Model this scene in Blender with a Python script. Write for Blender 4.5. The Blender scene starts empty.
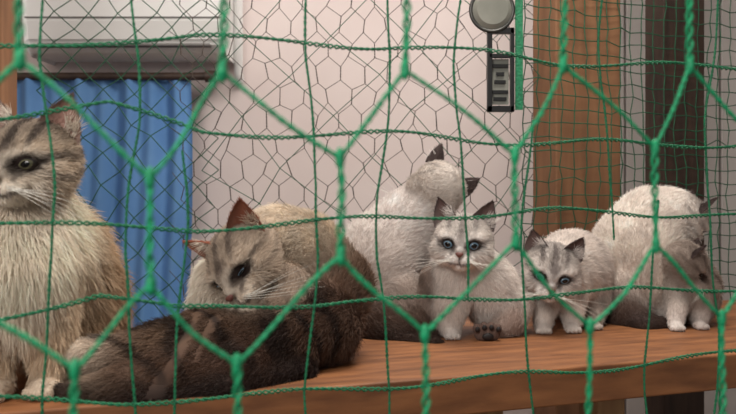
import bpy, math, numpy as np
from mathutils import Vector
rng=np.random.default_rng(7)
sc=bpy.context.scene
try: sc.view_settings.view_transform='Standard'
except Exception: pass
ZC=1.20; ZS=0.98; F=800.0; T=0.364
def W(px,py,Y): return np.array([(px-368)/F*Y, Y, ZC-(py-207)/F*Y])
def PL(px,py,Y0):
    x=(px-368)/F; Y=Y0/(1-T*x); return W(px,py,Y)
def lin(c):
    c=np.array(c)/255.0
    return np.where(c<=.04045,c/12.92,((c+.055)/1.055)**2.4)
def nrm(v):
    v=np.asarray(v,float); return v/(np.linalg.norm(v,axis=-1,keepdims=True)+1e-12)
# ---------------- materials
def mat(name,rgb,rough=.7,noise=None,scale=8,metal=0,bump=0,stretch=(1,1,1),trans=0):
    m=bpy.data.materials.new(name); m.use_nodes=True; nt=m.node_tree; b=nt.nodes['Principled BSDF']
    b.inputs['Roughness'].default_value=rough; b.inputs['Metallic'].default_value=metal
    c=lin(rgb); b.inputs['Base Color'].default_value=(*c,1)
    if noise is not None or bump:
        tc=nt.nodes.new('ShaderNodeTexCoord'); mp=nt.nodes.new('ShaderNodeMapping'); mp.inputs['Scale'].default_value=stretch
        n=nt.nodes.new('ShaderNodeTexNoise'); n.inputs['Scale'].default_value=scale; n.inputs['Detail'].default_value=6
        nt.links.new(tc.outputs['Object'],mp.inputs[0]); nt.links.new(mp.outputs[0],n.inputs['Vector'])
        if noise is not None:
            r=nt.nodes.new('ShaderNodeValToRGB'); r.color_ramp.elements[0].position=.32; r.color_ramp.elements[1].position=.68
            r.color_ramp.elements[0].color=(*lin(noise),1); r.color_ramp.elements[1].color=(*c,1)
            nt.links.new(n.outputs[0],r.inputs[0]); nt.links.new(r.outputs[0],b.inputs['Base Color'])
        if bump:
            bp=nt.nodes.new('ShaderNodeBump'); bp.inputs['Strength'].default_value=bump; bp.inputs['Distance'].default_value=.01
            nt.links.new(n.outputs[0],bp.inputs['Height']); nt.links.new(bp.outputs[0],b.inputs['Normal'])
    return m
def attr_mat(name,rough=.75):
    m=bpy.data.materials.new(name); m.use_nodes=True; nt=m.node_tree; b=nt.nodes['Principled BSDF']
    b.inputs['Roughness'].default_value=rough; b.inputs['Specular IOR Level'].default_value=.2
    a=nt.nodes.new('ShaderNodeAttribute'); a.attribute_name='fcol'
    nt.links.new(a.outputs['Color'],b.inputs['Base Color']); return m
M_FUR=attr_mat('cat_fur'); M_SKIN=attr_mat('cat_undercoat')
M_IRIS=mat('iris_blue',(112,138,156),.08,(82,108,128),60); M_IRISA=mat('iris_hazel',(112,108,84),.08,(80,80,64),60)
M_PUP=mat('pupil',(6,7,9),.05); M_RIM=mat('eyelid',(35,26,24),.5)
M_NOSE=mat('nose_leather',(112,70,64),.45); M_PAD=mat('paw_pad',(26,18,18),.6); M_WH=mat('whisker',(240,238,230),.5)
M_WALL=mat('painted_wall',(224,212,208),.8,(212,198,194),2.5)
M_WALLR=mat('panel_wall',(214,208,204),.7,(196,190,186),3)
M_FLOOR=mat('floor_boards',(110,92,78),.7,(84,70,60),4,stretch=(1,8,1))
M_CEIL=mat('ceiling_paint',(225,222,218),.9,(215,212,208),3)
M_WOOD=mat('shelf_wood',(158,104,64),.55,(112,70,42),9,bump=.12,stretch=(1,4.5,4.5))
M_POST=mat('post_wood',(150,108,76),.75,(120,84,58),4,bump=.15,stretch=(6,6,1))
M_LEG=mat('leg_wood',(176,140,96),.7,(150,112,78),6,bump=.2,stretch=(9,9,1))
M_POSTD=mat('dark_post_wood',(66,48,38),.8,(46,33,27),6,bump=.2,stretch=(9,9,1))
M_GREEN=mat('green_cord',(24,176,118),.5,(14,138,92),180,bump=.3)
M_GREEN2=mat('dark_green_cord',(22,130,86),.6,(14,100,66),200,bump=.3)
M_NETD=mat('fine_green_net',(26,92,62),.7,(18,66,46),60)
M_WIRE=mat('rusty_wire',(84,72,62),.6,(50,44,40),30,metal=.2)
M_ROD=mat('dark_rod',(70,52,42),.5,(50,38,32),30)
M_CURT=mat('blue_curtain_cloth',(104,150,202),.85,(90,136,190),5)
M_WHITE=mat('white_plastic',(240,240,238),.4,(232,232,230),3)
M_GREY=mat('grey_plastic',(120,118,116),.5,(104,102,100),6)
M_BLACK=mat('black_plastic',(20,20,22),.4,(12,12,14),20)
M_STEEL=mat('steel_rim',(90,90,88),.35,(70,70,68),20,metal=.8)
M_GLASS=mat('pale_glass',(150,150,142),.15,(110,112,104),6)
def mkobj(name,me,parent=None,mats=()):
    o=bpy.data.objects.new(name,me); sc.collection.objects.link(o)
    for m in mats: me.materials.append(m)
    if parent: o.parent=parent
    return o
def empty(name):
    o=bpy.data.objects.new(name,None); sc.collection.objects.link(o); return o
def box(name,cx,cy,cz,sx,sy,sz,m,parent=None,rot=0,bev=0.0):
    me=bpy.data.meshes.new(name)
    v=[(x*sx/2,y*sy/2,z*sz/2) for x in(-1,1) for y in(-1,1) for z in(-1,1)]
    f=[(0,1,3,2),(4,6,7,5),(0,4,5,1),(2,3,7,6),(0,2,6,4),(1,5,7,3)]
    me.from_pydata(v,[],f); me.update(); o=mkobj(name,me,parent,[m]); o.location=(cx,cy,cz); o.rotation_euler=(0,0,rot)
    if bev:
        b=o.modifiers.new('b','BEVEL'); b.width=bev; b.segments=3
    return o
def curve(name,paths,rad,m,parent=None,res=2,radii=None):
    cu=bpy.data.curves.new(name,'CURVE'); cu.dimensions='3D'; cu.bevel_depth=rad; cu.bevel_resolution=res
    for i,p in enumerate(paths):
        s=cu.splines.new('POLY'); p=np.asarray(p); s.points.add(len(p)-1)
        s.points.foreach_set('co',np.c_[p,np.ones(len(p))].ravel())
        if radii is not None: s.points.foreach_set('radius',radii[i])
    cu.materials.append(m); o=bpy.data.objects.new(name,cu); sc.collection.objects.link(o)
    if parent:o.parent=parent
    return o
# ---------------- room shell
ANG=math.atan(T); U=np.array([math.cos(ANG),math.sin(ANG),0]); V=np.array([-math.sin(ANG),math.cos(ANG),0])
box('floor',.1,.6,-.02,4.2,3.9,.04,M_FLOOR)
box('ceiling',.1,.6,2.62,4.2,3.9,.04,M_CEIL)
box('wall_back',.1,2.57,1.3,4.2,.04,2.6,M_WALL)
box('wall_left',-2.02,.6,1.3,.04,3.9,2.6,M_WALL)
box('wall_right',2.22,.6,1.3,.04,3.9,2.6,M_WALLR)
pan=empty('wall_cladding')
for i in range(14):
    box('slat_%d'%i,.70+i*.075,2.535,1.3,.068,.02,2.6,M_WALLR,pan,bev=.004)
# ---------------- shelf
Y0F=.997
def SP(u,v,z=0):
    return np.array([0,Y0F,0])+U*u+V*v+np.array([0,0,z])
sh=empty('wooden_shelf')
c=SP(.1,.275); box('board',c[0],c[1],ZS-.026,2.1,.55,.052,M_WOOD,sh,rot=ANG,bev=.003)
for i,(u,v) in enumerate([(.42,.10),(.42,.47),(-.80,.10),(-.80,.47)]):
    c=SP(u,v); box('leg_%d'%i,c[0],c[1],(ZS-.052)/2,.05,.05,ZS-.052,M_LEG,sh,rot=ANG,bev=.003)
c=SP(-.19,.47); box('rail',c[0],c[1],ZS-.09,1.2,.03,.07,M_LEG,sh,rot=ANG)
def post(name,px1,px2,Y0,depth,m):
    a=PL(px1,207,Y0); b=PL(px2,207,Y0); w=np.linalg.norm(b-a); c=(a+b)/2+V*depth/2
    o=box(name,c[0],c[1],1.3,w,depth,2.6,m,rot=ANG,bev=.004)
post('wooden_post',556,621,1.66,.10,M_POST)
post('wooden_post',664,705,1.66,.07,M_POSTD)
c=W(-6,100,1.7); box('wooden_post',c[0],c[1],1.3,.07,.07,2.6,M_POST,bev=.004)
# ---------------- curtain
cu=empty('blue_curtain')
xs=np.linspace(-1.06,-.53,240); zs=np.linspace(.70,1.585,24)
YC=2.40
vv=[];
for z in zs:
    for x in xs:
        vv.append((x+.006*math.sin(z*5+x*9),YC+.012*math.sin(x*88+.8*math.sin(z*3))+.010*math.sin(x*41+z*1.3),z))
n=len(xs); ff=[(j*n+i,j*n+i+1,(j+1)*n+i+1,(j+1)*n+i) for j in range(len(zs)-1) for i in range(n-1)]
me=bpy.data.meshes.new('cloth'); me.from_pydata(vv,[],ff); me.update()
for p in me.polygons:p.use_smooth=True
mkobj('cloth',me,cu,[M_CURT])
curve('rod',[[(-1.09,YC-.012,1.59),(-.47,YC-.012,1.59)]],.012,M_ROD,cu,4)
curve('finials',[[(-.485,YC-.012,1.59),(-.455,YC-.012,1.59)]],.018,M_ROD,cu,4)
curve('brackets',[[(x,YC-.012,1.59),(x,2.55,1.61)] for x in(-1.0,-.5)],.006,M_ROD,cu,3)
# ---------------- air conditioner above
ac=empty('air_conditioner')
def acprof():
    pr=[(2.55,1.66),(2.38,1.655),(2.335,1.68),(2.32,1.74),(2.32,1.90),(2.335,1.925),(2.55,1.93)]
    vs=[];n=len(pr)
    for x in(-1.0,-.42):
        for y,z in pr: vs.append((x,y,z))
    fs=[(i,(i+1)%n,n+(i+1)%n,n+i) for i in range(n)]+[tuple(range(n)),tuple(range(2*n-1,n-1,-1))]
    me=bpy.data.meshes.new('housing'); me.from_pydata(vs,[],fs); me.update(); o=mkobj('housing',me,ac,[M_WHITE])
    b=o.modifiers.new('b','BEVEL'); b.width=.01;b.segments=3
acprof()
box('louver',-.71,2.345,1.672,.50,.05,.006,M_GREY,ac); box('seam',-.71,2.319,1.75,.57,.004,.004,M_GREY,ac)
curve('pipe',[[(-.405,2.50,2.6),(-.405,2.50,1.62),(-.405,2.53,1.60)]],.014,M_WHITE,ac,4)
# ---------------- hanging tag with disc
hg=empty('hanging_tag')
def disc(name,px,py,Y,r,m,depth=.012):
    c=W(px,py,Y); vs=[];fs=[];n=40
    prof=[(0,-depth),(r*.75,-depth),(r*.97,-depth*.5),(r,0),(r*.9,depth*.6),(0,depth*.6)]
    for rr,yy in prof:
        for i in range(n):
            a=2*math.pi*i/n; vs.append((c[0]+rr*math.cos(a),c[1]+yy,c[2]+rr*math.sin(a)))
    for j in range(len(prof)-1):
        for i in range(n): fs.append((j*n+i,j*n+(i+1)%n,(j+1)*n+(i+1)%n,(j+1)*n+i))
    me=bpy.data.meshes.new(name); me.from_pydata(vs,[],fs); me.update(); mkobj(name,me,hg,[m])
disc('lens',492,10,1.66,.043,M_GLASS)
c=W(492,10,1.655); curve('rim',[[(c[0]+.044*math.cos(a),c[1],c[2]+.044*math.sin(a)) for a in np.linspace(0,2*math.pi,40)]],.004,M_STEEL,hg,3)
for (a,b,x0,x1) in [(28,112,487,492),(28,112,510,514),(28,34,487,514),(106,112,487,514),(54,58,489,512)]:
    p=W((x0+x1)/2,(a+b)/2,1.66); box('frame_bar',p[0],p[1],p[2],(x1-x0)/F*1.66,.012,(b-a)/F*1.66,M_BLACK,hg,bev=.001)
p=W(500,82,1.668); box('card',p[0],p[1],p[2],.036,.003,.095,M_GLASS,hg)
for py,w in [(66,20),(74,10),(82,14),(92,20),(99,16)]:
    p=W(500,py,1.664); box('dark_mark',p[0],p[1],p[2],w/F*1.66*.8,.004,.007,M_BLACK,hg)
p=W(519,50,1.67); box('green_strap',p[0],p[1],p[2]+.15,.016,.004,.55,M_GREEN2,hg)
curve('hook',[[W(500,28,1.66),W(497,16,1.66)]],.004,M_BLACK,hg,3)
# ---------------- nets
def rope(path,R,pitch,strands=2,rs=None,step=.004,wob=0):
    path=np.asarray(path,float); out=[]
    seg=np.linalg.norm(np.diff(path,axis=0),axis=1); s=np.r_[0,np.cumsum(seg)]
    n=max(3,int(s[-1]/step)); t=np.linspace(0,s[-1],n)
    p=np.c_[[np.interp(t,s,path[:,k]) for k in range(3)]].T
    if wob:
        ph=rng.random()*9
        p[:,2]+=wob*np.sin(t*23+ph)*np.sin(np.pi*t/s[-1]); p[:,0]+=wob*.6*np.sin(t*31+ph*2)*np.sin(np.pi*t/s[-1])
    tg=nrm(np.gradient(p,axis=0)); ref=np.array([0,1,0.]); a=nrm(np.cross(tg,ref)); b=np.cross(tg,a)
    ph0=rng.random()*6
    for k in range(strands):
        ph=ph0+2*np.pi*t/pitch+2*np.pi*k/strands
        rr=(R*(1+.35*np.sin(t*61+ph0)))[:,None]
        out.append(p+rr*(np.cos(ph)[:,None]*a+np.sin(ph)[:,None]*b))
    return out
A=[(-210,70),(20,60),(222,72),(405,70),(563,65),(690,66),(800,70),(900,72)]
B=[(-75,150,285),(150,178,285),(340,158,256),(515,155,242),(655,148,245),(768,150,240),(865,150,240)]
C=[(-170,375),(75,370),(237,364),(425,334),(590,327),(722,318),(828,312)]
NY=.45
th=[];vt=[]
q=lambda x,y:PL(x,y,NY)
for (x,y) in A: vt.append([q(x-4,y-190),q(x+1,y-70),q(x,y)])
def sag(p0,p1): return [p0,(p0+p1)/2+np.array([0,0,-.0016]),p1]
for i,(x,y1,y2) in enumerate(B):
    vt.append([q(x,y1),q(x+2,(y1+y2)/2),q(x+1,y2)])
    th.append(sag(q(*A[i]),q(x,y1))); th.append(sag(q(*A[i+1]),q(x,y1)))
    th.append(sag(q(x,y2),q(*C[i])))
    if i+1<len(C): th.append(sag(q(x,y2),q(*C[i+1])))
for (x,y) in C: vt.append([q(x,y),q(x-1,y+90),q(x,y+230)])
net=empty('green_rope_net')
P=[]
for p in th: P+=rope(p,.0006,.012,2,wob=.003,step=.0025)
curve('diagonal_cords',P,.0010,M_GREEN,net)
P=[]
for p in vt: P+=rope(p,.0013,.019,2,wob=.0022,step=.0025)
curve('twisted_cords',P,.0011,M_GREEN,net)
kn=[];kr=[]
for (x,y) in list(A)+[(b[0],b[1]) for b in B]+[(b[0]+1,b[2]) for b in B]+list(C):
    c=q(x,y); t=np.linspace(-1,1,9); kn.append(np.c_[c[0]+0*t,c[1]+0*t,c[2]+t*.006]); kr.append(np.sqrt(np.clip(1.02-t*t,0.02,1)))
curve('knots',kn,.0028,M_GREEN,net,3,kr)
n2=empty('green_cord_net'); P=[]
NY2=.84
H=[[(-160,40),(0,46),(200,38),(400,46),(560,62),(736,68),(860,70)],
[(-160,120),(0,118),(110,104),(200,132),(400,136),(540,142),(736,146),(860,150)],
[(-160,228),(0,224),(200,228),(340,222),(450,214),(560,212),(736,216),(860,220)],
[(-160,322),(0,318),(100,296),(180,310),(350,300),(460,302),(560,292),(736,289),(860,288)],
[(-160,392),(0,398),(120,402),(270,396),(420,382),(560,374),(736,352),(860,345)]]
for h in H: P+=rope([PL(x,y,NY2) for x,y in h],.0015,.014,2,wob=.005,step=.003)
for x0,ys in [(-60,(-80,460)),(48,(-80,460)),(132,(-80,460)),(180,(150,460)),(312,(-80,460)),(384,(-80,460)),(462,(-80,300)),(528,(120,460)),(607,(-80,240)),(652,(200,460)),(712,(-80,460)),(790,(-80,460))]:
    pts=[PL(x0+7*math.sin(y*.017+x0),y,NY2) for y in np.linspace(ys[0],ys[1],9)]
    P+=rope(pts,.0007,.012,2,wob=.004)
curve('cords',P,.0010,M_GREEN2,n2)
def gridnet(name,Y0,slant,px0,px1,py0,py1,cell,rad,m,kind,jit=.1,parent=None):
    a=PL(px0,207,Y0) if slant else W(px0,207,Y0); b=PL(px1,207,Y0) if slant else W(px1,207,Y0)
    ud=nrm(b-a); L=np.linalg.norm(b-a); z1=ZC-(py0-207)/F*Y0; z0=ZC-(py1-207)/F*Y0
    nu=int(L/cell)+1; paths=[]
    J={}
    def pt(i,j,x,z):
        key=(i,j)
        if key not in J: J[key]=a*np.array([1,1,0])+ud*(x+rng.normal()*jit*cell)+np.array([0,.012*math.sin(x*9+z*7),z+rng.normal()*jit*cell])
        return J[key]
    if kind=='sq':
        nv=int((z1-z0)/cell)+1
        for i in range(nu+1):
            paths.append([pt(i,j,i*cell,z0+j*cell) for j in range(nv+1)])
        for j in range(nv+1): paths.append([pt(i,j,i*cell,z0+j*cell) for i in range(nu+1)])
    elif kind=='dia':
        nv=int((z1-z0)/cell)+1
        for i in range(nu):
            for j in range(nv):
                if (i+j)%2==0:
                    p0=pt(i,j,i*cell,z0+j*cell); p1=pt(i+1,j+1,(i+1)*cell,z0+(j+1)*cell); paths.append([p0,p1])
                else:
                    p0=pt(i+1,j,(i+1)*cell,z0+j*cell); p1=pt(i,j+1,i*cell,z0+(j+1)*cell); paths.append([p0,p1])
    else:
        h=cell*1.0; nv=int((z1-z0)/h)+1
        for j in range(nv):
            for i in range(nu):
                x=(i+(j%2)*.5)*cell; z=z0+j*h
                k=2*i+(j%2)
                lo=pt(k,('a',j),x,z); hi=pt(k,('b',j),x,z+h*.55)
                paths+=rope([lo,hi],rad*.9,.014,2,step=.003)
                for dk in(-1,1):
                    if j+1<nv: paths.append([hi,pt(k+dk,('a',j+1),x+dk*cell*.5,z+h)])
    return curve(name,paths,rad,m,parent,1)
gridnet('chicken_wire',1.92,False,182,530,-60,345,.058,.00085,M_WIRE,'hex',.07)
gridnet('fine_green_net',2.1,False,40,206,-25,380,.042,.0014,M_NETD,'dia',.12)
gridnet('fine_green_net',1.64,True,524,790,-40,350,.032,.0013,M_NETD,'sq',.10)
gridnet('fine_green_net',1.82,False,205,520,-20,330,.095,.0010,M_NETD,'dia',.14)
# ---------------- cat builder
def ico():
    import bmesh
    bm=bmesh.new(); bmesh.ops.create_icosphere(bm,subdivisions=3,radius=1)
    v=np.array([x.co[:] for x in bm.verts]); f=np.array([[y.index for y in x.verts] for x in bm.faces]); bm.free(); return v,f
IV,IF=ico()
def sn(p,s,o=0):
    x,y,z=p[:,0]*s+o,p[:,1]*s+o*1.7,p[:,2]*s+o*.6
    return (np.sin(x+1.3*np.sin(y*1.1+z))+np.sin(y*1.3+1.1*np.sin(z*.9+x*.7))+np.sin(z*1.2+1.2*np.sin(x*1.4+y*.5)))/3
def lse(D,k):
    m=D.min(0); return m-k*np.log(np.exp(-(D-m)/k).sum(0))
EX,EZ=.40,.03
class Cat:
    def __init__(s,name,k=.009,clump=.25,spread=.25,lift=.40):
        s.name=name;s.k=k;s.pr=[];s.hd=None;s.clump=clump;s.spread=spread;s.lift=lift;s.e=empty(name)
    def rc(s,a,b,ra,rb,col,fl=.012,st=0,col2=None):
        s.pr.append(dict(t='c',a=np.array(a,float),b=np.array(b,float),ra=ra,rb=rb,col=lin(col),col2=lin(col2 if col2 is not None else col),fl=fl,st=st,flow=nrm(np.array(b)-np.array(a)+1e-6),h='b'))
    def el(s,c,r,ax,col,fl=.01,st=0,flow=(0,0,-1),h='b'):
        s.pr.append(dict(t='e',c=np.array(c,float),r=np.array(r,float),ax=np.array(ax,float),col=lin(col),col2=lin(col),fl=fl,st=st,flow=np.array(flow,float),h=h))
    def chain(s,pts,col,fl=.012,st=0):
        P=[(W(p[0],p[1],p[2]),p[3]*p[2]/F) for p in pts]
        for i in range(len(P)-1):
            c=col[i] if isinstance(col,list) else col; c2=col[min(i+1,len(col)-1)] if isinstance(col,list) else col
            s.rc(P[i][0],P[i+1][0],P[i][1],P[i+1][1],c,fl,st,c2)
    def paw(s,px,Y,d,r,col,fl=.003,lift=0):
        d=nrm(np.array([d[0],d[1],0.])); sd=np.array([-d[1],d[0],0]); X=(px-368)/F*Y
        c=np.array([X,Y,ZS+r*.62+lift]); s.el(c,(r*.92,r*1.25,r*.68),np.array([sd,d,[0,0,1]]).T,col,fl,flow=d,h='p')
        for t in(-.66,-.23,.23,.66):
            q=c+sd*t*r*1.12+d*r*(1.2-.45*abs(t))-np.array([0,0,.20*r]); s.el(q,(r*.27,r*.42,r*.40),np.array([sd,d,[0,0,1]]).T,np.array(col)*.95,.0022,flow=d,h='p')
    def head(s,px,py,Y,R,f,up,pal,open_=1.0,earH=1.0,eye=True,splay=0.,iris=None):
        C=W(px,py,Y); f=nrm(f); up=np.array(up,float); x=nrm(np.cross(f,up)); z=np.cross(x,f); ax=np.array([x,f,z]).T
        s.hd=dict(C=C,R=R,ax=ax,pal=pal,open=open_,earH=earH,eye=eye,splay=splay,iris=iris or M_IRIS)
        L=lambda v:C+ax@(np.array(v)*R)
        def e(c,r,fl=.006,flow=None): s.el(L(c),np.array(r)*R,ax,pal['base'],fl*R/.05,h='h')
        e((0,-.05,.05),(.90,.95,.80),.009); 
        for g in(-1,1):
            e((g*.50,.28,-.28),(.42,.48,.38),.014)
            e((g*.20,.98,-.40),(.25,.26,.20),.004)
            e((g*.46,.52,.26),(.28,.32,.18),.005)
        e((0,.72,.12),(.24,.44,.30),.004); e((0,.98,-.12),(.15,.34,.17),.0025)
        e((0,.84,-.62),(.20,.25,.15),.004); e((0,.45,-.45),(.46,.5,.34),.009)
    def D(s,p,sel=None):
        out=[]
        for q in s.pr:
            if sel is not None and q['h']!=sel: continue
            if q['t']=='c':
                ba=q['b']-q['a']; t=np.clip(((p-q['a'])@ba)/(ba@ba+1e-12),0,1)
                out.append(np.linalg.norm(p-(q['a']+t[:,None]*ba),axis=1)-(q['ra']+(q['rb']-q['ra'])*t))
            else:
                l=(p-q['c'])@q['ax']; k0=np.linalg.norm(l/q['r'],axis=1); k1=np.linalg.norm(l/q['r']**2,axis=1)+1e-9
                out.append(k0*(k0-1)/k1)
        return np.array(out)
    def sdf(s,p):
        L=[lse(s.D(p,'b'),s.k)]
        if s.hd is not None: L.append(lse(s.D(p,'h'),.045*s.hd['R']))
        if any(q['h']=='p' for q in s.pr): L.append(lse(s.D(p,'p'),.0010))
        return lse(np.array(L),.003)
    def grad(s,p,e=.0008,fn=None):
        fn=fn or s.sdf; g=np.array([fn(p+np.eye(3)[i]*e)-fn(p-np.eye(3)[i]*e) for i in range(3)]).T
        return nrm(g)
    def paint_head(s,l,base):
        pal=s.hd['pal']; x,y,z=l[:,0],l[:,1],l[:,2]; ax=np.abs(x); S=pal.get('stripe',1.)
        light=lin(pal['light']); dark=lin(pal['dark']); col=np.tile(lin(pal['base']),(len(l),1))
        sm=lambda a,b,v:np.clip((v-a)/(b-a),0,1)**2*(3-2*np.clip((v-a)/(b-a),0,1))
        m=.50*sm(.25,.7,z)*pal.get('cap',1)
        m+=.7*S*sm(.25,.45,z)*sm(-.3,.2,y)*sm(.1,.7,np.sin(ax*17+.6+.8*z))*(1-sm(.6,.8,ax))
        m+=.60*sm(.55,.8,y)*(1-sm(.15,.30,ax))*(1-sm(.3,.6,z))*sm(-.30,-.2,z)*pal.get('bridge',1)
        st=sm(.2,.8,np.sin((z+.35*ax)*17+1.0)); m+=.65*S*st*sm(.48,.7,ax)*sm(-.6,-.4,z)*(1-sm(.25,.4,z))
        col=col*(1-np.clip(m,0,.95)[:,None])+dark*np.clip(m,0,.95)[:,None]
        w=sm(.62,.8,y)*(1-sm(-.36,-.24,z)); col=col*(1-w[:,None])+light*w[:,None]
        sp=w*sm(.55,.9,np.sin(ax*38)*np.sin(z*38+1))*.5*sm(.12,.2,ax); col=col*(1-sp[:,None])+dark*sp[:,None]
        de=np.sqrt(((ax-EX)/1.3)**2+(z-EZ)**2); fr=sm(.4,.5,y)
        r2=(1-sm(.26,.38,de))*fr*.5; col=col*(1-r2[:,None])+light*r2[:,None]
        r1=(1-sm(.16,.235,de))*fr; col=col*(1-r1[:,None])+lin((40,30,27))*r1[:,None]
        oc=(1-sm(.03,.075,np.abs(z-EZ-.02-.5*(ax-.58))))*sm(.5,.58,ax)*(1-sm(.8,.95,ax))*.8*S; col=col*(1-oc[:,None])+dark*oc[:,None]
        tl=(1-sm(.03,.08,np.abs(ax-.20+.5*(z+.1))))*sm(-.34,-.25,z)*(1-sm(-.02,.05,z))*fr*.75; col=col*(1-tl[:,None])+dark*tl[:,None]
        mo=((1-sm(.02,.05,ax))*sm(-.55,-.5,z)*(1-sm(-.32,-.26,z))+(1-sm(.02,.055,np.abs(z+.56-.25*ax)))*(1-sm(.3,.4,ax)))*sm(.6,.8,y)
        mo=np.clip(mo,0,1)*.85; col=col*(1-mo[:,None])+lin((58,38,36))*mo[:,None]
        return col
    def build(s,nh=26000,vox=.0028,stripe_col=(70,56,48),flen=1.0,sfreq=110):
        V0=[];F0=[];o=0
        for q in s.pr:
            sp=[]
            if q['t']=='c':
                L=np.linalg.norm(q['b']-q['a']); n=int(L/(.4*min(q['ra'],q['rb'])))+2
                for t in np.linspace(0,1,n): sp.append(IV*(q['ra']+(q['rb']-q['ra'])*t)+q['a']+(q['b']-q['a'])*t)
            else: sp.append((IV*q['r'])@q['ax'].T+q['c'])
            for v in sp: V0.append(v);F0.append(IF+o);o+=len(IV)
        me=bpy.data.meshes.new('tmp'); me.from_pydata(np.vstack(V0).tolist(),[],np.vstack(F0).tolist()); me.update()
        ob=bpy.data.objects.new('tmp',me); sc.collection.objects.link(ob)
        md=ob.modifiers.new('r','REMESH'); md.mode='VOXEL'; md.voxel_size=vox; md.adaptivity=0
        dg=bpy.context.evaluated_depsgraph_get(); m2=bpy.data.meshes.new_from_object(ob.evaluated_get(dg))
        bpy.data.objects.remove(ob); bpy.data.meshes.remove(me)
        n=len(m2.vertices); p=np.empty(n*3); m2.vertices.foreach_get('co',p); p=p.reshape(-1,3)
        for it in range(4):
            d=s.sdf(p); g=s.grad(p); p=p-g*np.clip(d,-.006,.006)[:,None]
        nor=s.grad(p); p[:,2]=np.maximum(p[:,2],ZS+.0008)
        D=s.D(p); w=np.exp(-(D-D.min(0))/.006); w/=w.sum(0)
        col=np.zeros((n,3));flow=np.zeros((n,3));fl=np.zeros(n);st=np.zeros(n);hw=np.zeros(n)
        for i,q in enumerate(s.pr):
            c=q['col']
            if q['t']=='c':
                ba=q['b']-q['a']; t=np.clip(((p-q['a'])@ba)/(ba@ba+1e-12),0,1)[:,None]; c=q['col']*(1-t)+q['col2']*t
            col+=w[i][:,None]*c; fl+=w[i]*q['fl']; st+=w[i]*q['st']; hw+=w[i]*(q['h']=='h')
            if q['h']!='h': flow+=w[i][:,None]*q['flow']
        hd=s.hd
        if hd:
            l=((p-hd['C'])@hd['ax'])/hd['R']
            rad=l-np.array([0,1.25,-.2]); fh=(rad@hd['ax'].T); flow+=hw[:,None]*nrm(fh)*1.2
        ff=nrm(flow); s1=np.sin((p*np.array([1,.8,.5])).sum(1)*sfreq+3.2*sn(p,38,2)); a=np.clip(s1*1.3,0,1)*st
        sc_=lin(stripe_col); col=col*(1-a[:,None])+sc_*a[:,None]
        col*= (1+.10*sn(p,60,4)+.08*sn(p,140,1))[:,None]
        if hd:
            hc=s.paint_head(l,col); hb=np.clip((hw-.35)/.4,0,1)[:,None]; col=col*(1-hb)+hc*hb
        col=np.clip(col,0.002,.95)
        m2.vertices.foreach_set('co',p.ravel())
        for pl in m2.polygons: pl.use_smooth=True
        at=m2.attributes.new('fcol','FLOAT_COLOR','POINT'); at.data.foreach_set('color',np.c_[col*.95,np.ones(n)].ravel())
        m2.update(); m2.calc_loop_triangles()
        tri=np.empty(len(m2.loop_triangles)*3,dtype=np.int32); m2.loop_triangles.foreach_get('vertices',tri); tri=tri.reshape(-1,3)
        m2.materials.clear(); mkobj('body',m2,s.e,[M_SKIN])
        hairs=[s.scatter(p,tri,nor,col,ff,fl*flen,nh,s.spread,s.lift)]
        if hd: hairs+=s.face()
        s.fur(hairs)
    def scatter(s,p,tri,nor,col,flow,fl,nh,spread=.25,lift=.36,root=None):
        a=p[tri[:,0]];b=p[tri[:,1]];c=p[tri[:,2]]; ar=np.linalg.norm(np.cross(b-a,c-a),axis=1)
        ar=ar/np.clip(fl[tri[:,0]],.003,.03)**.6
        idx=rng.choice(len(tri),nh,p=ar/ar.sum()); r1=np.sqrt(rng.random(nh));r2=rng.random(nh); w=np.c_[1-r1,r1*(1-r2),r1*r2]
        g=lambda A:(A[tri[idx]]*(w[:,:,None] if A.ndim==2 else w)).sum(1)
        q=g(p);n=nrm(g(nor));c=g(col);f=g(flow);l=g(fl)
        f=nrm(f-(f*n).sum(1)[:,None]*n+1e-5)
        cl=np.c_[sn(q,170,1),sn(q,170,5),sn(q,170,9)]
        lf=lift*np.clip(l/.009,.6,1.5)
        d=nrm(n*lf[:,None]+f+rng.normal(size=(nh,3))*spread+cl*s.clump)
        l=l*rng.uniform(.5,1.35,nh)
        keep=np.ones(nh,bool)
        if s.hd:
            lo=((q-s.hd['C'])@s.hd['ax'])/s.hd['R']; de=np.sqrt(((np.abs(lo[:,0])-EX)/1.25)**2+(lo[:,2]-EZ)**2)
            keep&=~((de<.17)&(lo[:,1]>.4)); keep&=~((np.abs(lo[:,0])<.13)&(np.abs(lo[:,2]+.2)<.11)&(lo[:,1]>.9))
        t=np.array([0,.35,.7,1.])
        pts=q[:,None,:]+d[:,None,:]*(l[:,None]*t)[:,:,None]-n[:,None,:]*(l[:,None]*.16*t**2)[:,:,None]+np.array([0,0,-1])*(l[:,None]*.18*t**2)[:,:,None]
        pts[:,:,2]=np.maximum(pts[:,:,2],ZS+.0008)
        c=c*rng.uniform(.85,1.2,nh)[:,None]; c=np.clip(c+.010*rng.normal(size=(nh,1)),.003,.95)
        rad=np.clip(.00016+.012*l,.0002,.00034)
        return pts[keep],c[keep],rad[keep]
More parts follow.
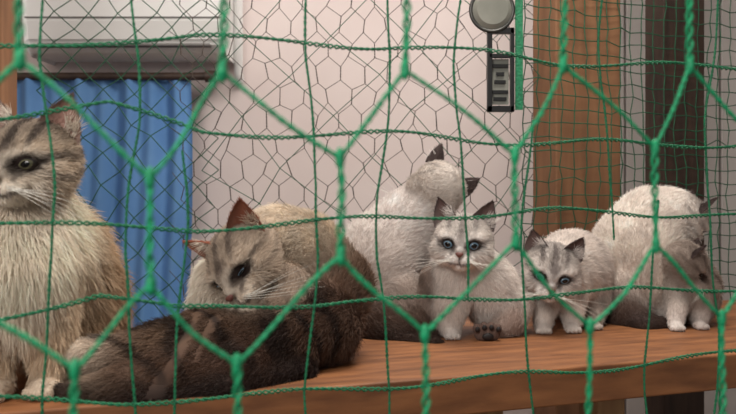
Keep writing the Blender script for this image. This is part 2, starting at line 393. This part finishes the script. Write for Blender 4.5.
    def fur(s,hs):
        pts=np.vstack([h[0] for h in hs]);c=np.vstack([h[1] for h in hs]);r=np.concatenate([h[2] for h in hs]); n=len(pts)
        cd=bpy.data.hair_curves.new('fur'); cd.add_curves([4]*n)
        cd.attributes['position'].data.foreach_set('vector',pts.ravel().astype(np.float32))
        ra=cd.attributes.get('radius') or cd.attributes.new('radius','FLOAT','POINT')
        ra.data.foreach_set('value',(r[:,None]*np.array([1,.9,.6,.12])).ravel().astype(np.float32))
        ca=cd.attributes.new('fcol','FLOAT_COLOR','CURVE'); ca.data.foreach_set('color',np.c_[c,np.ones(n)].ravel().astype(np.float32))
        cd.materials.append(M_FUR); o=bpy.data.objects.new('fur',cd); sc.collection.objects.link(o); o.parent=s.e
    def trace(s,lx,lz):
        hd=s.hd; fn=lambda p:lse(s.D(p,'h'),.045*hd['R']); p=(hd['C']+hd['ax']@(np.array([lx,1.7,lz])*hd['R']))[None]
        for i in range(60): p=p-hd['ax'][:,1]*fn(p)[:,None]*.8
        return p[0],s.grad(p,fn=fn)[0]
    def face(s):
        hd=s.hd;R=hd['R'];ax=hd['ax'];C=hd['C'];pal=hd['pal']; out=[]
        for g in(-1,1):
            up=nrm(np.array([g*(.42+hd['splay']),-.10,1.-.4*hd['splay']])); fw=nrm(np.array([g*.45,1,.05])); sd=nrm(np.cross(fw,up)); fw=np.cross(up,sd)
            base=np.array([g*(.56+.14*hd['splay']),-.02,.50-.12*hd['splay']]); H=.92*hd['earH']; nu,nv=15,14; vs=[];cs=[];fs=[];nn=[]
            inn=lin(pal['ear_in']);dk=lin(pal['ear']);lt=lin(pal['light'])
            for side in(0,1):
                for j in range(nv):
                    v=j/(nv-1)
                    for i in range(nu):
                        u=-1+2*i/(nu-1); w=.42*(1-v**1.8)**.9*(1+.12*(1-v)) ; b=(1-u*u)
                        q=base+sd*u*w+up*(v*H)-fw*(.24*b*(1-.75*v)+.05*v) -fw*(side*.05*b*(1-v))
                        vs.append(C+ax@(q*R))
                        if side==0: cc=inn*(.55+.45*b)+lt*.25*(1-v)*(abs(u)**2); cc=cc*(1-abs(u)**4*.5)+dk*abs(u)**4*.5; cc=cc*(1-v*.5)+dk*v*.5
                        else: cc=dk
                        cs.append(cc); nn.append(ax@(fw*(1 if side==0 else -1)+sd*u*.5))
            for side in(0,1):
                o=side*nu*nv
                for j in range(nv-1):
                    for i in range(nu-1):
                        fs.append((o+j*nu+i,o+j*nu+i+1,o+(j+1)*nu+i+1,o+(j+1)*nu+i))
            vs=np.array(vs);cs=np.clip(np.array(cs),0,.9);nn=nrm(np.array(nn))
            me=bpy.data.meshes.new('ear'); me.from_pydata(vs.tolist(),[],fs); me.update()
            for pl in me.polygons: pl.use_smooth=True
            at=me.attributes.new('fcol','FLOAT_COLOR','POINT'); at.data.foreach_set('color',np.c_[cs,np.ones(len(cs))].ravel())
            mkobj('ear',me,s.e,[M_SKIN])
            tri=np.array([t for f in fs for t in((f[0],f[1],f[2]),(f[0],f[2],f[3]))])
            flo=np.tile(ax@(up+0*sd),(len(vs),1)); fl=np.full(len(vs),.0045*R/.05)
            sv=s.hd; s.hd=None; out.append(s.scatter(vs,tri,nn,cs,flo,fl,1800,lift=.4)); s.hd=sv
            k=70; uu=rng.uniform(-.9,-.1,k)*g*np.sign(np.dot(sd,[g,0,0]))*1.0; q=base+sd*(uu*.40)[:,None]+up*(rng.uniform(.08,.4,k)*H)[:,None]-fw*(.2*(1-uu**2))[:,None]
            p0=C+(q*R)@ax.T; d=nrm((up*.6+fw*.45+sd*0)+rng.normal(size=(k,3))*.25)@ax.T; t=np.array([0,.35,.7,1.])
            out.append((p0[:,None,:]+d[:,None,:]*(R*.38*t)[None,:,None],np.tile(lt,(k,1)),np.full(k,.00035)))
        if hd['eye']:
            for g in(-1,1):
                p,n=s.trace(g*EX,EZ); n=nrm(n*.5+ax[:,1]*.6); xa=ax@np.array([g*1.,0,.22]); xa=nrm(xa-(xa@n)*n); ya=np.cross(n,xa)*g
                if ya@ax[:,2]<0: ya=-ya
                a=.185*R;b=.16*R*hd['open'];h=.085*R*min(1,.4+.6*hd['open']); vs=[];fs=[];mi=[];rs=[0,.2,.45,.53,.55,.80,.82,1.,1.15];N=28
                for r in rs:
                    for i in range(N):
                        th=2*math.pi*i/N; cx=math.cos(th);sy=math.sin(th)
                        X=a*r*cx; Yy=b*r*sy*(1-.3*abs(cx)**3)*(.8 if sy>0 else 1)
                        vs.append(p+xa*X+ya*Yy+n*(h*(1-r*r)+.0006*(R/.05)))
                for j in range(len(rs)-1):
                    for i in range(N):
                        fs.append((j*N+i,j*N+(i+1)%N,(j+1)*N+(i+1)%N,(j+1)*N+i)); mi.append(0 if rs[j+1]<=.535 else (1 if rs[j+1]<=.805 else 2))
                me=bpy.data.meshes.new('eye'); me.from_pydata([tuple(v) for v in vs],[],fs); me.update(); o=mkobj('eye',me,s.e,[M_PUP,hd['iris'],M_RIM])
                for pl,m_ in zip(me.polygons,mi): pl.material_index=m_; pl.use_smooth=True
        p,n=s.trace(0,-.20); p=p+ax[:,1]*.03*R; me=bpy.data.meshes.new('nose'); v=IV.copy(); v[:,0]*=(1+.5*v[:,2]); v=v*np.array([.115,.07,.085])*R; me.from_pydata((v@ax.T+p).tolist(),[],IF.tolist()); me.update()
        for pl in me.polygons: pl.use_smooth=True
        mkobj('nose',me,s.e,[M_NOSE])
        wh=[];rr=[]
        for g in(-1,1):
            for k in range(8):
                p,n=s.trace(g*(.22+.05*(k%3)),-.36-.05*(k//3)); d=nrm(np.array([g*1.,.25+.1*rng.normal(),-.15+.13*(k-3.5)*.6])); L=R*rng.uniform(1.2,1.9); t=np.linspace(0,1,10)
                wh.append([p+ax@(d*L*q+np.array([0,-.35*L*q*q,-.22*L*q*q])) for q in t]); rr.append(1-.85*t)
        curve('whiskers',wh,.00034,M_WH,s.e,1,rr)
        return out
PAL_A=dict(base=(200,182,162),light=(236,226,212),dark=(74,65,60),ear=(112,94,84),ear_in=(184,144,132),cap=1.1)
PAL_B=dict(base=(196,178,160),light=(230,216,200),dark=(86,74,68),ear=(150,88,66),ear_in=(168,110,90),stripe=.65,cap=.7)
PAL_K=dict(base=(226,218,211),light=(244,238,234),dark=(110,101,98),ear=(62,51,49),ear_in=(132,108,104),cap=.65,stripe=.55)
# --- A
a=Cat('cat',spread=.30,lift=.42)
a.chain([(24,195,.97,36),(32,245,.99,46),(50,290,1.05,53),(60,312,1.10,51)],[(246,234,216),(246,230,208),(206,176,144),(170,138,108)],.032,.10)
a.chain([(18,215,.955,34),(16,262,.94,38),(22,300,.95,30)],[(250,240,224),(248,234,214)],.038)
a.chain([(66,250,1.03,35),(78,290,1.07,35)],[(214,186,154),(176,142,112)],.028,.2)
a.chain([(-10,262,.96,30),(-8,320,.945,19),(-4,385,.935,12)],[(236,218,196),(216,192,164)],.014,.1)
a.chain([(50,270,.97,28),(50,325,.955,17),(47,383,.945,12)],[(236,218,196),(216,192,164)],.014,.1)
a.chain([(90,325,1.07,31),(82,352,1.03,25),(78,372,1.0,13)],[(182,150,118),(160,130,100)],.018,.2)
a.paw(-3,.915,(-.1,-1),.0175,(220,202,182)); a.paw(45,.925,(-.1,-1),.0175,(220,202,182)); a.paw(78,1.0,(-.2,-1),.017,(190,168,144))
a.head(33,162,.945,.057,(-.20,-1,-.14),(.0,0,1),PAL_A,.85,1.02,iris=M_IRISA)
a.build(100000)
# --- B
b=Cat('cat',clump=.25,spread=.30,lift=.42)
b.chain([(316,320,1.15,40),(332,286,1.19,34)],[(96,72,60),(114,90,74)],.017,.5)
b.chain([(332,286,1.19,34),(302,252,1.19,35),(278,240,1.16,28),(262,246,1.13,25)],[(124,100,84),(212,196,176),(236,222,204),(222,206,186)],.017,.12)
b.chain([(255,262,1.15,30),(226,284,1.13,25),(214,306,1.10,21)],(242,232,218),.017)
b.chain([(322,326,1.12,35),(262,346,1.06,33),(205,348,1.02,33),(160,354,.99,26),(122,358,.975,16),(94,355,.965,11),(80,353,.96,10)],[(90,68,56),(86,64,52),(96,74,60),(110,88,72),(130,108,92),(204,186,168),(224,208,190)],.014,.85)
b.chain([(240,366,1.0,24),(170,374,.955,18),(120,386,.93,12),(88,390,.925,9)],[(84,62,52),(90,68,56),(104,82,68),(160,140,122)],.010,.75)
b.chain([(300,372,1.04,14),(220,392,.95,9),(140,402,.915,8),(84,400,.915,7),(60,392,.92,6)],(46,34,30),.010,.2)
b.chain([(288,285,1.10,20),(270,316,1.07,13),(240,330,1.045,10)],[(196,176,158),(176,154,136)],.009,.3)
pc=W(70,352,.955); b.el(pc,(.018,.012,.011),np.eye(3),(226,212,196),.003,h='p')
for t in(-1.5,-.5,.5,1.5): b.el(pc+np.array([-.016+.002*abs(t),-.002,t*.0052]),(.006,.007,.0042),np.eye(3),(216,202,186),.002,h='p')
b.head(244,258,1.08,.055,(-.24,-.80,-.58),(-.62,-.1,.80),PAL_B,.22,1.0,splay=.28)
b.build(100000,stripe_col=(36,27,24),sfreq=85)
# --- D
d=Cat('kitten',clump=.12,spread=.35,lift=.5)
d.chain([(370,286,1.46,41),(384,252,1.47,38),(410,222,1.47,29),(428,202,1.46,24)],[(222,211,204),(238,230,225),(242,234,230)],.014,.06)
d.chain([(352,302,1.40,26),(375,322,1.37,15),(402,334,1.36,9)],[(180,164,154),(100,80,70),(70,54,46)],.009,.2)
d.chain([(404,300,1.42,26),(418,322,1.38,14),(430,334,1.36,9)],[(186,170,160),(96,78,68),(66,50,44)],.009,.2)
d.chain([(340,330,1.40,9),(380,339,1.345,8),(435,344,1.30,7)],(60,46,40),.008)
d.head(438,188,1.44,.051,(-.35,.75,-.35),(.66,-.1,.72),PAL_K,1,1.1)
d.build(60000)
# --- E
e=Cat('kitten',clump=.12,spread=.35,lift=.5)
e.chain([(470,266,1.38,24),(484,284,1.40,27),(498,304,1.42,27)],[(240,232,226),(232,222,215)],.012,.08)
e.chain([(458,275,1.36,19),(452,305,1.355,12),(452,328,1.345,8)],[(240,232,226),(218,208,200)],.008)
e.chain([(438,280,1.40,17),(430,305,1.39,13),(438,326,1.37,9)],(140,122,112),.008,.5)
e.chain([(510,304,1.40,20),(510,320,1.37,12),(500,330,1.355,8)],[(230,220,212),(170,150,140)],.008,.1)
e.paw(452,1.335,(0,-1),.0125,(232,224,218))
FP=W(487,334,1.32); e.el(FP,(.021,.010,.014),np.eye(3),(104,84,76),.002,h='p')
for t in(-1.5,-.5,.5,1.5): e.el(FP+np.array([t*.0115,-.003,.014-.003*abs(t)]),(.0062,.007,.0080),np.eye(3),(112,92,84),.002,h='p')
e.head(463,241,1.34,.0515,(-.20,-1,-.14),(.06,0,1),PAL_K,1.0,.98)
e.build(62000)
P=[]
for dx,dz,r in [(0,-.003,(.0095,.0035,.0062))]+[(t*.0115,.0135-.003*abs(t),(.0040,.003,.0048)) for t in(-1.5,-.5,.5,1.5)]:
    p=(FP+np.array([dx,-.035,dz]))[None]
    for i in range(50): p=p+np.array([0,1,0])*e.sdf(p)[:,None]*.8
    P.append((p[0]+np.array([0,-.0012,0]),r))
vs=np.vstack([IV*np.array(r)+c for c,r in P]); fs=np.vstack([IF+i*len(IV) for i in range(len(P))])
me=bpy.data.meshes.new('paw_pads'); me.from_pydata(vs.tolist(),[],fs.tolist()); me.update(); mkobj('paw_pads',me,e.e,[M_PAD])
# --- F
f=Cat('kitten',clump=.12,spread=.35,lift=.5)
f.chain([(560,272,1.45,27),(572,268,1.52,34),(574,286,1.56,33)],[(232,222,214),(222,211,203)],.012,.15)
f.chain([(545,292,1.44,14),(543,322,1.41,9)],[(224,215,207),(218,208,200)],.007,.2)
f.chain([(572,292,1.44,15),(573,320,1.42,9)],[(224,215,207),(218,208,200)],.007,.2)
f.chain([(592,300,1.52,18),(592,318,1.47,10)],[(200,188,178),(200,188,178)],.008,.3)
f.paw(543,1.395,(-.1,-1),.0135,(228,219,212)); f.paw(572,1.405,(0,-1),.0135,(228,219,212)); f.paw(594,1.44,(.1,-1),.012,(200,190,180))
PF=dict(PAL_K); PF.update(cap=1.0,stripe=.6,bridge=1.3,base=(216,207,200))
f.head(551,269,1.40,.0515,(-.18,-1,-.36),(.16,0,1),PF,.9,.85)
f.build(58000)
# --- G
g=Cat('kitten',clump=.12,spread=.35,lift=.5)
g.chain([(646,280,1.56,42),(640,246,1.57,41),(652,222,1.57,31),(672,216,1.56,25)],[(224,212,202),(240,230,221),(242,232,224)],.014,.05)
g.chain([(628,292,1.53,26),(632,312,1.50,13),(642,320,1.48,8)],[(210,196,186),(90,72,64),(60,48,44)],.008,.15)
g.chain([(664,290,1.53,18),(668,312,1.50,11)],[(206,196,188),(210,200,194)],.008,.1)
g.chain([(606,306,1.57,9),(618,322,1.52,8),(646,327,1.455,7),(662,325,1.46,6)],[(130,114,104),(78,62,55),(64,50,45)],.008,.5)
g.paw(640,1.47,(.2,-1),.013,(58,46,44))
g.head(684,218,1.55,.047,(.80,.35,-.85),(.55,-.1,1),PAL_K,1,.9)
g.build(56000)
# --- H
h=Cat('kitten',clump=.12,spread=.35,lift=.5)
h.chain([(684,262,1.48,20),(690,286,1.50,24),(692,300,1.51,21)],[(168,154,144),(152,137,126)],.011,.7)
h.chain([(678,290,1.47,12),(676,320,1.44,7)],[(190,178,168),(214,204,198)],.007,.3)
h.chain([(702,300,1.48,11),(700,318,1.46,7)],[(170,156,146),(204,194,188)],.007,.3)
h.paw(676,1.425,(-.1,-1),.0125,(230,222,216)); h.paw(700,1.44,(.1,-1),.0115,(206,196,190))
PH=dict(PAL_K); PH.update(base=(164,150,140),light=(196,184,176),dark=(84,72,66))
h.head(686,262,1.46,.038,(.95,-.05,-.85),(.4,-.25,1),PH,.4,.8)
h.build(40000)
# ---------------- lights
def area(name,loc,tgt,size,power,col):
    l=bpy.data.lights.new(name,'AREA'); l.size=size; l.energy=power; l.color=col
    o=bpy.data.objects.new(name,l); sc.collection.objects.link(o); o.location=loc
    o.rotation_euler=(Vector(tgt)-Vector(loc)).to_track_quat('-Z','Y').to_euler()
area('ceiling_light',(.3,1.2,2.5),(.1,1.3,.9),.5,20,(1,.93,.85))
area('front_fill',(-.6,-.4,2.1),(0,1.3,1.0),.7,19,(1,.94,.88))  # fill added on the camera side to brighten shelf and cats
area('wall_fill',(.1,1.9,2.5),(.1,2.5,1.2),.6,7,(1,.94,.91))  # extra light added to brighten the back wall, no wall fixture
w=bpy.data.worlds.new('world'); sc.world=w; w.use_nodes=True; w.node_tree.nodes['Background'].inputs[0].default_value=(1,.97,.95,1); w.node_tree.nodes['Background'].inputs[1].default_value=.34
# ---------------- camera
cam=bpy.data.cameras.new('camera'); co=bpy.data.objects.new('camera',cam); sc.collection.objects.link(co)
co.location=(0,0,ZC); co.rotation_euler=(math.pi/2,0,0); cam.sensor_width=36; cam.lens=F/736*36; cam.clip_start=.02
cam.dof.use_dof=True; cam.dof.focus_distance=1.3; cam.dof.aperture_fstop=8
sc.camera=co
